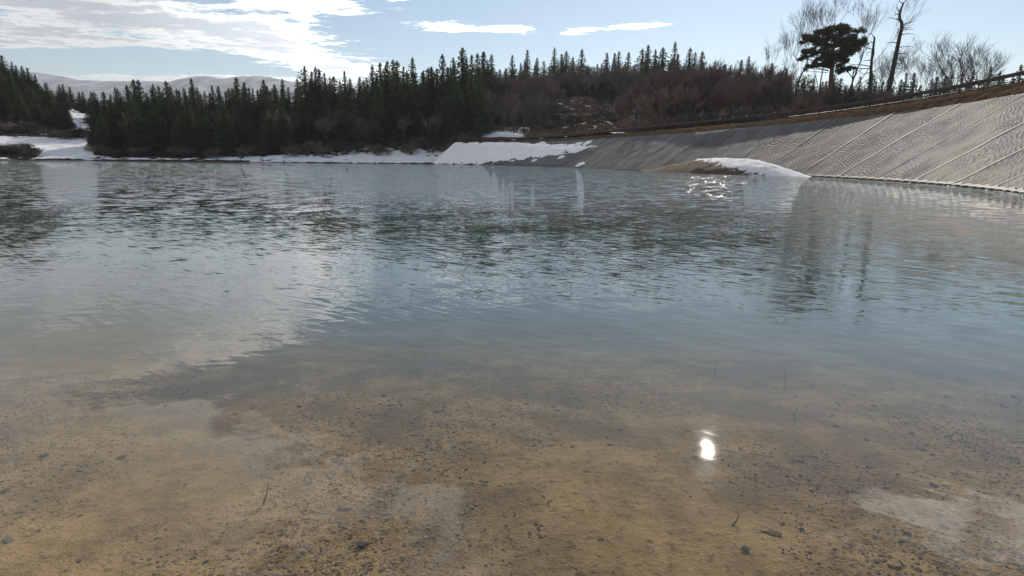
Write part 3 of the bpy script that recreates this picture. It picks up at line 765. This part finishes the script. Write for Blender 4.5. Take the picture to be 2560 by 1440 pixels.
def cedar(px, Y, ytop, label, group, hmin=5, hmax=26):
    global ncedar
    p = tree_at(px, Y); h = min(hmax, max(hmin, height_to(px, Y, ytop)))
    put_tree('cedar_tree', cedars[rng.randrange(len(cedars))], p, h, 20.0, rng.random() * 6.28, label, 'tree', group, rng.uniform(.95, 1.45) * (1.0 if h > 12 else 1.2)); ncedar += 1
# skyline row follows the tops seen against the sky, front rows stand lower
def cedar_row(p0, p1, step, Ya, Yb, da, db, label, group, **kw):
    for px in np.arange(p0, p1, step):
        q = px + rng.uniform(-.35, .35) * step; t = da + (db - da) * rng.random() ** 1.4
        cedar(q, rng.uniform(Ya, Yb), sky_y(q) + t, label, group, **kw)
A = ('dark cedar topping the steep hillside above the snowfield', 'hillside cedars above the snowfield')
cedar_row(-70, 245, 15, 180, 205, -4, 22, *A)
A = ('dark cedar midway up the steep hillside above the snowfield', 'cedars midway up the snowfield hillside')
cedar_row(-70, 185, 17, 168, 178, 30, 60, *A)
A = ('dark cedar low on the hillside just above the snowfield', 'cedars low on the snowfield hillside')
cedar_row(-70, 178, 19, 156, 164, 62, 95, *A)
A = ('dark skyline cedar of the low wood below the mountains', 'skyline cedars below the mountains')
cedar_row(236, 715, 16, 168, 190, -4, 30, *A)
A = ('dark inner cedar of the low wood below the mountains', 'inner cedars below the mountains')
cedar_row(240, 715, 20, 156, 166, 12, 34, *A)
A = ('dark waterside cedar of the low wood below the mountains', 'waterside cedars below the mountains')
cedar_row(244, 720, 22, 140, 148, 45, 100, *A)
A = ('tall skyline cedar of the middle wood on the far shore', 'skyline cedars of the middle wood')
cedar_row(715, 1235, 17, 174, 194, -4, 42, *A)
A = ('tall inner cedar of the middle wood behind the snowy shore', 'inner cedars of the middle wood')
cedar_row(720, 1220, 21, 164, 173, 16, 44, *A)
A = ('dark front row cedar just behind the snowy shore', 'front cedars behind the snowy shore')
cedar_row(730, 1200, 24, 154, 160, 60, 125, *A)
A = ('slender dark cedar on the ridge behind the brown leafless trees', 'ridge cedars behind the leafless trees')
cedar_row(1230, 2060, 18.5, 226, 262, -4, 38, *A)
A = ('dark cedar just below the ridge top behind the leafless trees', 'inner ridge cedars')
cedar_row(1236, 1870, 27, 220, 226, 26, 52, *A)
A = ('dark cedar in the distant row beyond the dam guardrail', 'distant cedars beyond the guardrail')
cedar_row(2050, 2600, 18, 150, 195, -3, 30, *A)
print('cedars', ncedar)

nb = 0
def bare(px, Y, ytop, label, group, kinds=None, hmin=4, hmax=20, width=1.0):
    global nb
    p = tree_at(px, Y); h = min(hmax, max(hmin, height_to(px, Y, ytop))); ks = kinds or bares
    base = 14.0 if ks in (bares_dark, bares_fine) else 12.0; nb += 1
    return put_tree('bare_tree', ks[rng.randrange(len(ks))], p, h, base, rng.random() * 6.28, label, 'tree', group, width * rng.uniform(.95, 1.25))
L1, G1 = 'leafless brown tree above the snowy end of the dam', 'leafless trees above the snowy dam end'
for px in np.arange(1205, 1400, 17):
    bare(px + rng.uniform(-6, 6), rng.uniform(176, 196), rng.uniform(160, 215), L1, G1)
for px in (1225, 1255, 1285, 1310, 1345): bare(px, rng.uniform(169, 174), rng.uniform(215, 250), L1, G1)
L2, G2 = 'leafless brown tree on the slope behind the snow streaked hillside', 'leafless trees behind the streaked hillside'
for px in np.arange(1385, 1680, 15):
    bare(px + rng.uniform(-5, 5), rng.uniform(204, 222), rng.uniform(145, 190), L2, G2)
for px in np.arange(1545, 1660, 21): bare(px, rng.uniform(150, 175), rng.uniform(190, 235), L2, G2)
L3, G3 = 'leafless reddish tree in the thicket behind the dam', 'leafless thicket behind the dam'
for px in np.arange(1640, 1960, 17):
    bare(px + rng.uniform(-7, 7), rng.uniform(120, 145), rng.uniform(140, 195), L3, G3, hmax=18)
for px in np.arange(1650, 2240, 24):
    bare(px + rng.uniform(-7, 7), rng.uniform(110, 124), rng.uniform(185, 225) if px < 2000 else rng.uniform(205, 230), L3, G3)
for px in (700, 820, 850, 900, 1010, 1085, 340, 480, 560):
    bare(px, sd.get(px, 137) + 15 if px in sd else 152, rng.uniform(260, 290), 'leafless pale shrubby tree at the foot of the dark cedars', 'leafless trees at the foot of the cedars', width=1.1)
# single trees against the sky
for px, Y, yt, lab, wd in [(1985, 138, -40, 'very tall leafless tree forking high, just behind and beside the dark pine', 1.0), (1945, 142, 45, 'leafless tree with fine upswept twigs standing next to the tallest leafless tree', 1.1),
                       (1905, 145, 85, 'leafless tree at the outer edge of the tall group beside the pine', .95), (2050, 142, -45, 'very tall leafless tree rising directly behind the crown of the pine', 1.0), (2105, 146, -15, 'tall leafless tree behind the pine, on the side of the two dead trunks', 1.1),
                       (2400, 118, 66, 'lone round leafless tree rising above the guardrail on the right', 1.35), (2440, 122, 78, 'leaning leafless tree beside the lone round one above the guardrail', 1.3), (2290, 134, 95, 'faint leafless tree just behind the tall dead trunk', 1.2), (2200, 134, 95, 'leafless tree tangled behind the shorter dead trunk', 1.0)]:
    bare(px, Y, yt, lab, 'leafless trees against the sky', bares_dark if px < 2150 else bares_fine, hmax=36, width=wd)
print('bare', nb)

# shrubs and dry grass
def bush(px, Y, h, label, group, wd=1.6):
    p = tree_at(px, Y); put_tree('bush', bushes[rng.randrange(len(bushes))], p, h, 2.2, rng.random() * 6.28, label, 'bush', group, wd)
for px in np.arange(655, 1190, 12):
    s_ = shore_depth(px); bush(px + rng.uniform(-7, 7), s_ + rng.uniform(6.5, 14), rng.uniform(.9, 3.6), 'bare dark bush poking from the snow below the cedars', 'bushes in the snow of the far shore')
for px in np.arange(240, 660, 17):
    s_ = shore_depth(px); bush(px + rng.uniform(-7, 7), s_ + rng.uniform(3.5, 9), rng.uniform(.9, 3.4), 'bare dark bush along the shaded shore below the low wood', 'bushes along the shaded shore', 1.5)
for px in np.arange(-50, 95, 11):
    s_ = shore_depth(px); bush(px + rng.uniform(-4, 4), s_ + rng.uniform(2.5, 8), rng.uniform(1.4, 2.6), 'brown bush on the point in front of the snowfield', 'bushes in front of the snowfield', 1.7)
for px in np.arange(-50, 235, 13):
    bush(px + rng.uniform(-4, 4), rng.uniform(149, 154), rng.uniform(1.8, 3.4), 'brown bush along the upper edge of the snowfield', 'bushes above the snowfield', 1.6)
for px in np.arange(1105, 1200, 11):
    bush(px + rng.uniform(-4, 4), rng.uniform(150, 160), rng.uniform(2, 3.6), 'reddish bush where the dam meets the far shore', 'bushes at the dam corner', 1.5)
for px in np.arange(1200, 1420, 15):
    bush(px + rng.uniform(-4, 4), rng.uniform(167, 174), rng.uniform(1.5, 3.5), 'brown bush on the snowy knoll behind the dam end', 'bushes on the snowy knoll', 1.4)
for px in np.arange(1400, 1570, 7):
    bush(px + rng.uniform(-6, 6), rng.uniform(164, 198), rng.uniform(1.2, 2.6), 'brown bush on the snow streaked hillside', 'bushes on the streaked hillside', 1.6)
for px in np.arange(1580, 2240, 14):
    bush(px + rng.uniform(-6, 6), rng.uniform(96, 108) if px > 1700 else rng.uniform(112, 125), rng.uniform(2.0, 4.6), 'reddish bush behind the guardrail under the leafless trees', 'bushes behind the guardrail', 1.6)
for px, Y in [(1325, 163), (1333, 162), (1343, 161), (1362, 156), (1372, 155), (1455, 140), (1470, 139), (1500, 138), (1440, 141)]:
    o = empty('dry_grass_clump', tree_at(px, Y), rng.random() * 6, 2.2); tag(o, 'clump of pale dry grass behind the far half of the guardrail', 'grass clump', 'dry grass clumps behind the guardrail')
    link(bpy.data.objects.new('blades', grasses[rng.randrange(3)]), o)

# ------------------------------------------------------------------ pine
def px_tube(mb_, pts, Y, rad, n=6, jit=.25, r=None):
    P = [Vector(at(x, y, Y)) + Vector((0, (r.uniform(-jit, jit) if r else 0), 0)) for x, y in pts]
    mb_.tube(P, rad, n); return P
def pine():
    r = random.Random(5); Y = 128.0; root = empty('pine_tree', at(2072, 268, Y)); tag(root, 'dark green pine with flat layered foliage beside tall leafless trees', 'tree')
    o0 = Vector(root.location); K = Y / F
    T = MB(); px_tube(T, [(2070, 275), (2076, 220), (2080, 170), (2082, 130), (2088, 90), (2092, 70)], Y, [.55, .5, .42, .34, .24, .1], 8)
    pads = [(2085, 72, 34, 10), (2060, 84, 30, 10), (2112, 84, 30, 10), (2132, 98, 26, 9), (2040, 98, 24, 8), (2012, 100, 20, 6), (2088, 100, 34, 10), (2060, 112, 28, 8), (2118, 112, 30, 9), (2140, 112, 14, 6),
            (2092, 128, 34, 9), (2120, 130, 26, 8), (2050, 128, 22, 6), (2030, 124, 18, 5), (2016, 136, 16, 5), (2128, 120, 26, 7), (2070, 140, 20, 6), (2100, 145, 22, 7), (2008, 146, 14, 4), (2048, 164, 24, 5), (2075, 160, 22, 7), (2094, 168, 22, 5), (2030, 168, 14, 4), (2108, 172, 12, 4), (2060, 150, 16, 5), (2118, 176, 10, 4)]
    limbs = [[(2080, 170), (2050, 164), (2026, 168)], [(2081, 150), (2050, 150), (2010, 146)], [(2082, 135), (2050, 128), (2014, 135)], [(2084, 118), (2050, 106), (2010, 100)], [(2084, 140), (2110, 130), (2138, 122)], [(2086, 120), (2115, 108), (2144, 110)], [(2080, 165), (2095, 168), (2116, 175)], [(2088, 95), (2060, 84), (2045, 88)], [(2088, 95), (2112, 84), (2128, 92)], [(2082, 140), (2105, 160), (2108, 172)]]
    for l in limbs: px_tube(T, l, Y, [.2, .13, .06], 5, 1.2, r)
    C_ = MB()
    for (x, y, w_, h_) in pads:
        for sub in range(5):
            sx_, sy_ = x + r.uniform(-.75, .75) * w_, y + r.uniform(-1.1, 1.0) * h_
            c = Vector(at(sx_, sy_, Y)) + Vector((0, r.uniform(-2.6, 2.6), 0)); rw, rh = w_ * r.uniform(.3, .55), h_ * r.uniform(.55, 1.05)
            if r.random() < .6: T.tube([Vector(at(2084 + (sx_ - 2084) * .25, sy_ + 10, Y)), c + Vector((0, 0, -.2))], [.07, .025], 4)
            for _ in range(int(rw * rh * 1.5) + 26):
                a, b = r.random() * 6.28, r.uniform(-1, 1); q = r.random() ** .45
                d = Vector((math.cos(a) * math.sqrt(1 - b * b) * rw * K, math.sin(a) * math.sqrt(1 - b * b) * rw * K * .8, b * rh * K)) * q
                p = c + d + Vector((0, 0, .15 * math.sin(a * 3))); s_ = r.uniform(.22, .5)
                for k in range(3):
                    v = Vector((r.uniform(-1, 1), r.uniform(-1, 1), r.uniform(-.3, 1))).normalized() * s_; u = Vector((r.uniform(-1, 1), r.uniform(-1, 1), r.uniform(-.5, .5))).normalized() * s_ * .3
                    C_.tri(p - u, p + u, p + v)
    for M_, nm, mt in ((T, 'trunk', M_pinebark), (C_, 'crown', M_pine)):
        M_.v = [v - o0 for v in M_.v]; M_.obj(nm, mt, root)
pine()
def young_pine():
    r = random.Random(8); Y = 110.0; root = empty('pine_tree', at(2010, 258, Y)); tag(root, 'small olive green pine sapling in the brown thicket below the big pine', 'tree'); o0 = Vector(root.location); K = Y / F
    T, C_ = MB(), MB(); px_tube(T, [(2010, 270), (2012, 225), (2012, 190)], Y, [.12, .09, .03], 5)
    for (x, y, w_, h_) in [(2010, 195, 16, 7), (2000, 205, 16, 6), (2022, 206, 18, 7), (2008, 216, 20, 6), (2030, 220, 12, 5)]:
        c = Vector(at(x, y, Y))
        for _ in range(110):
            d = Vector((r.gauss(0, .5) * w_ * K, r.gauss(0, .5) * w_ * K, r.gauss(0, .5) * h_ * K)); p = c + d; s_ = .28
            for k in range(3):
                v = Vector((r.uniform(-1, 1), r.uniform(-1, 1), r.uniform(-.2, 1))).normalized() * s_; u = Vector((r.uniform(-1, 1), r.uniform(-1, 1), 0)) * s_ * .3
                C_.tri(p - u, p + u, p + v)
    for M_, nm, mt in ((T, 'trunk', M_bark), (C_, 'crown', M_pine)):
        M_.v = [v - o0 for v in M_.v]; M_.obj(nm, mt, root)
young_pine()

# ------------------------------------------------------------------ dead trunks
def dead(label, Y, trunk, rad, branches, seed):
    r = random.Random(seed); root = empty('dead_tree', at(trunk[0][0], trunk[0][1], Y)); tag(root, label, 'tree'); o0 = Vector(root.location)
    T = MB(); px_tube(T, trunk, Y, rad, 8); T.v = [v - o0 for v in T.v]; T.obj('trunk', M_dead, root)
    for b in branches:
        B = MB(); n = len(b); P = []
        dep = r.uniform(-1.2, 1.2)
        for i, (x, y) in enumerate(b): P.append(Vector(at(x, y, Y)) + Vector((0, dep * i / (n - 1), 0)) - o0)
        B.tube(P, list(np.linspace(.1, .03, n)), 5); B.obj('branch', M_dead, root)
def zz(*q): return [(1780 + x / 3.273, y / 3.273) for x, y in q]      # set-out measured on an enlargement
dead('tall crooked dead trunk with short snapped branches against the sky', 124.0,
     zz((1440, 760), (1465, 640), (1490, 520), (1515, 400), (1535, 300), (1553, 230), (1552, 185), (1535, 155), (1535, 120), (1548, 70), (1565, 30), (1570, 18)), [.5, .46, .42, .38, .35, .32, .3, .28, .25, .2, .15, .08],
     [zz((1533, 155), (1500, 160), (1465, 153), (1425, 150)), zz((1565, 30), (1540, 15), (1530, -10)), zz((1568, 25), (1580, 5), (1586, -15)), zz((1540, 100), (1520, 70), (1510, 50)), zz((1535, 115), (1510, 115), (1490, 122)),
      zz((1555, 205), (1600, 190), (1625, 185), (1648, 160)), zz((1610, 190), (1618, 160), (1618, 132)), zz((1553, 225), (1600, 228), (1655, 216)), zz((1550, 250), (1590, 245), (1640, 240)), zz((1545, 285), (1590, 278), (1638, 285)), zz((1535, 320), (1570, 318)),
      zz((1520, 390), (1570, 380), (1640, 383)), zz((1515, 440), (1580, 435), (1615, 445), (1625, 490), (1615, 530)), zz((1505, 480), (1540, 485), (1580, 505)), zz((1495, 520), (1550, 520), (1585, 500)), zz((1540, 240), (1515, 240), (1500, 255)), zz((1515, 350), (1470, 345), (1430, 352)), zz((1485, 540), (1540, 560), (1600, 548)), zz((1500, 470), (1480, 480), (1468, 500))], 3)
dead('shorter dead trunk with drooping curved branches next to the pine', 126.0,
     zz((1285, 760), (1296, 660), (1302, 560), (1308, 480), (1318, 400), (1328, 330), (1330, 300)), [.32, .3, .27, .25, .22, .19, .15],
     [zz((1328, 310), (1305, 290), (1285, 270)), zz((1290, 272), (1255, 300), (1200, 310)), zz((1322, 350), (1290, 345), (1268, 370)), zz((1315, 405), (1250, 390), (1215, 360), (1198, 330)), zz((1312, 425), (1260, 430), (1235, 470)), zz((1305, 490), (1255, 495), (1220, 500)), zz((1325, 395), (1340, 430), (1345, 460)),
      zz((1302, 545), (1240, 530), (1160, 525), (1110, 510)), zz((1300, 560), (1220, 560), (1150, 545), (1090, 560)), zz((1300, 590), (1230, 610), (1170, 570)), zz((1298, 600), (1350, 570), (1400, 540)), zz((1298, 620), (1340, 640), (1400, 600)), zz((1296, 650), (1250, 660), (1200, 700))], 4)
dead('thin dark pole like dead trunk below the shorter dead trunk', 118.0, zz((1142, 815), (1146, 700), (1155, 600), (1170, 540)), [.14, .13, .11, .06], [zz((1155, 600), (1185, 580), (1210, 540)), zz((1148, 660), (1200, 590), (1250, 560)), zz((1150, 640), (1120, 600), (1100, 570))], 6)

# ------------------------------------------------------------------ stones and gravel on the lakebed
def rock_mesh(seed):
    bm = bmesh.new(); bmesh.ops.create_icosphere(bm, subdivisions=1, radius=1.0); r = random.Random(seed)
    for v in bm.verts: v.co *= r.uniform(.72, 1.2)
    me = bpy.data.meshes.new('stone'); bm.to_mesh(me); bm.free(); me.materials.append(M_stone); return me
rocks = [rock_mesh(i) for i in range(8)]
def gravel_density(x, y): return .5 + .9 * fbm(x * .75 + 3, y * .9, 5)
n_st = 0; r = random.Random(77)
def in_view(x, y, m=40):
    px, py = proj((x, y, bed_z(x, y))); return -m < px < 2560 + m and py < 1440 + m
while n_st < 300:
    y = 1.7 + r.random() ** 1.4 * 3.2; x = r.uniform(-1, 1) * (y * 1.05 + .3)
    if not in_view(x, y) or r.random() > gravel_density(x, y) + .12: continue
    s_ = .010 + .020 * r.random() ** 3
    o = link(bpy.data.objects.new('stone', rocks[n_st % 8]), lakebed); o.location = (x, y, bed_z(x, y) + s_ * .1)
    o.scale = (s_ * r.uniform(.9, 1.6), s_ * r.uniform(.7, 1.1), s_ * r.uniform(.25, .45)); o.rotation_euler = (r.uniform(-.3, .3), r.uniform(-.3, .3), r.random() * 6.28); n_st += 1
ico = []; bm = bmesh.new(); bmesh.ops.create_icosphere(bm, subdivisions=1, radius=1.0)
icv = np.array([v.co[:] for v in bm.verts]); icf = [tuple(v.index for v in f.verts) for f in bm.faces]; bm.free()
# low pebbles: octahedra with knocked corners
ocv = np.array([(1, 0, 0), (0, 1, 0), (-1, 0, 0), (0, -1, 0), (0, 0, 1), (.5, .5, .7), (-.6, .4, .7), (-.4, -.6, .7), (.6, -.5, .6)]); ocf = [(0, 1, 5), (1, 2, 6), (2, 3, 7), (3, 0, 8), (5, 1, 6), (6, 2, 7), (7, 3, 8), (8, 0, 5), (5, 6, 4), (6, 7, 4), (7, 8, 4), (8, 5, 4)]
V, Fc = [], []; cnt = 0
nr = np.random.default_rng(4)
while cnt < 42000:
    y = 1.6 + r.random() ** 1.25 * 4.6; x = r.uniform(-1, 1) * (y * 1.05 + .3)
    if r.random() > gravel_density(x, y) * 1.3 - .3 or not in_view(x, y): continue
    s_ = .0024 + .0085 * r.random() ** 3.0; a = r.random() * 6.28; ca, sa = math.cos(a), math.sin(a)
    P = ocv * (1 + nr.uniform(-.25, .25, ocv.shape)) * np.array([s_ * r.uniform(.9, 1.5), s_, s_ * r.uniform(.3, .55)])
    b = len(V); z = bed_z(x, y)
    V += [(x + p[0] * ca - p[1] * sa, y + p[0] * sa + p[1] * ca, z + p[2]) for p in P]; Fc += [tuple(b + q for q in f) for f in ocf]; cnt += 1
gv = mesh_obj('gravel', V, Fc, M_stone, lakebed); gv['kind'] = 'stuff'

# twigs and reed stems standing in the shallows
def stick(name, pts, label, rad=.004):
    P = [np.array(p) for p in pts]; m = MB(); n = len(P); m.tube([Vector(p) for p in P], list(np.linspace(rad, rad * .4, n)), 5)
    o0 = Vector(P[0]); m.v = [v - o0 for v in m.v]; o = m.obj(name, M_stick); o.location = o0; tag(o, label, 'twig'); return o
def bedpt(px, py):
    z = -.1
    for _ in range(12):
        p = plane(px, py, z); z = bed_z(p[0], p[1])
    return p
def stem(px0, py0, px1, py1, label, rad=.004, bend=3):
    b = bedpt(px0, py0); e = at(px1, py1, b[1] + .04); mid = at((px0 + px1) / 2 + bend, (py0 + py1) / 2, b[1] + .02); stick('twig', [b, mid, e], label, rad)
stem(658, 1262, 670, 1206, 'dark upright twig standing in the shallows on the brown silt', .005)
stem(610, 1302, 655, 1270, 'thin twig lying beside the dark upright twig on the silt', .003)
stem(1786, 936, 1787, 896, 'thin upright reed stem above the bright sun reflection', .004)
stem(1960, 966, 1961, 922, 'thin upright reed stem further from the sun reflection', .004)
stem(1988, 1056, 1996, 1016, 'short curved reed stem beside the bright sun reflection', .004, -8)
stem(1830, 1314, 1848, 1288, 'short slanting twig on gravel below the sun reflection', .004)
def flat_stone(px, py, s_, label):
    p = bedpt(px, py); o = bpy.data.objects.new('dark_leaf', None)
    m = MB(); pts = [(-1, -.4), (-.5, .6), (.3, .75), (1, .1), (.5, -.6), (-.3, -.7)]
    for zz_ in (0, .25):
        for x, y in pts: m.v.append(Vector((x * s_, y * s_, zz_ * s_ * (1 + .3 * x))))
    m.f = [tuple(range(6, 12)), tuple(range(5, -1, -1))] + [(i, (i + 1) % 6, 6 + (i + 1) % 6, 6 + i) for i in range(6)]
    o = m.obj('flat_rock', M_stick); o.location = (p[0], p[1], p[2] + .008); o.rotation_euler = (.1, .05, px * .01); tag(o, label, 'rock')
flat_stone(1862, 1376, .02, 'small dark angular rock among pebbles near the bottom edge')
flat_stone(905, 1366, .028, 'dark grey flat rock on golden silt near the bottom edge')

# ------------------------------------------------------------------ tell look-alikes apart by their order along the row
def ordinal(n): return '%d%s' % (n, 'th' if 10 <= n % 100 <= 20 else {1: 'st', 2: 'nd', 3: 'rd'}.get(n % 10, 'th'))
by = {}
bpy.context.view_layer.update()
for o in sc.objects:
    if o.parent is None and o.get('category') and o.get('group'): by.setdefault(o['label'], []).append(o)
for lab, obs in by.items():
    if len(obs) < 2: continue
    def keyx(o):
        p = o.matrix_world.translation if o.type == 'EMPTY' else o.matrix_world @ o.data.vertices[0].co
        return proj(p)[0]
    obs.sort(key=keyx)
    for k, o in enumerate(obs):
        o['label'] = ('leftmost ' if k == 0 else 'rightmost ' if k == len(obs) - 1 else ordinal(k + 1) + ' from left, ') + lab

# ------------------------------------------------------------------ haze
def make_haze():
    m, g, out = material("thin_air_haze")
    v = g.n('ShaderNodeVolumePrincipled'); v.inputs['Color'].default_value = (.82, .88, .96, 1); v.inputs['Density'].default_value = .0001; v.inputs['Anisotropy'].default_value = .3
    g.link(v.outputs[0], out.inputs['Volume'])
    b = MB(); b.box((0, 2900, 320), (6500, 0, 0), (0, 3000, 0), (0, 0, 332)); o = b.obj('haze', m); tag(o, 'thin pale winter haze over the valley', kind='stuff')
make_haze()
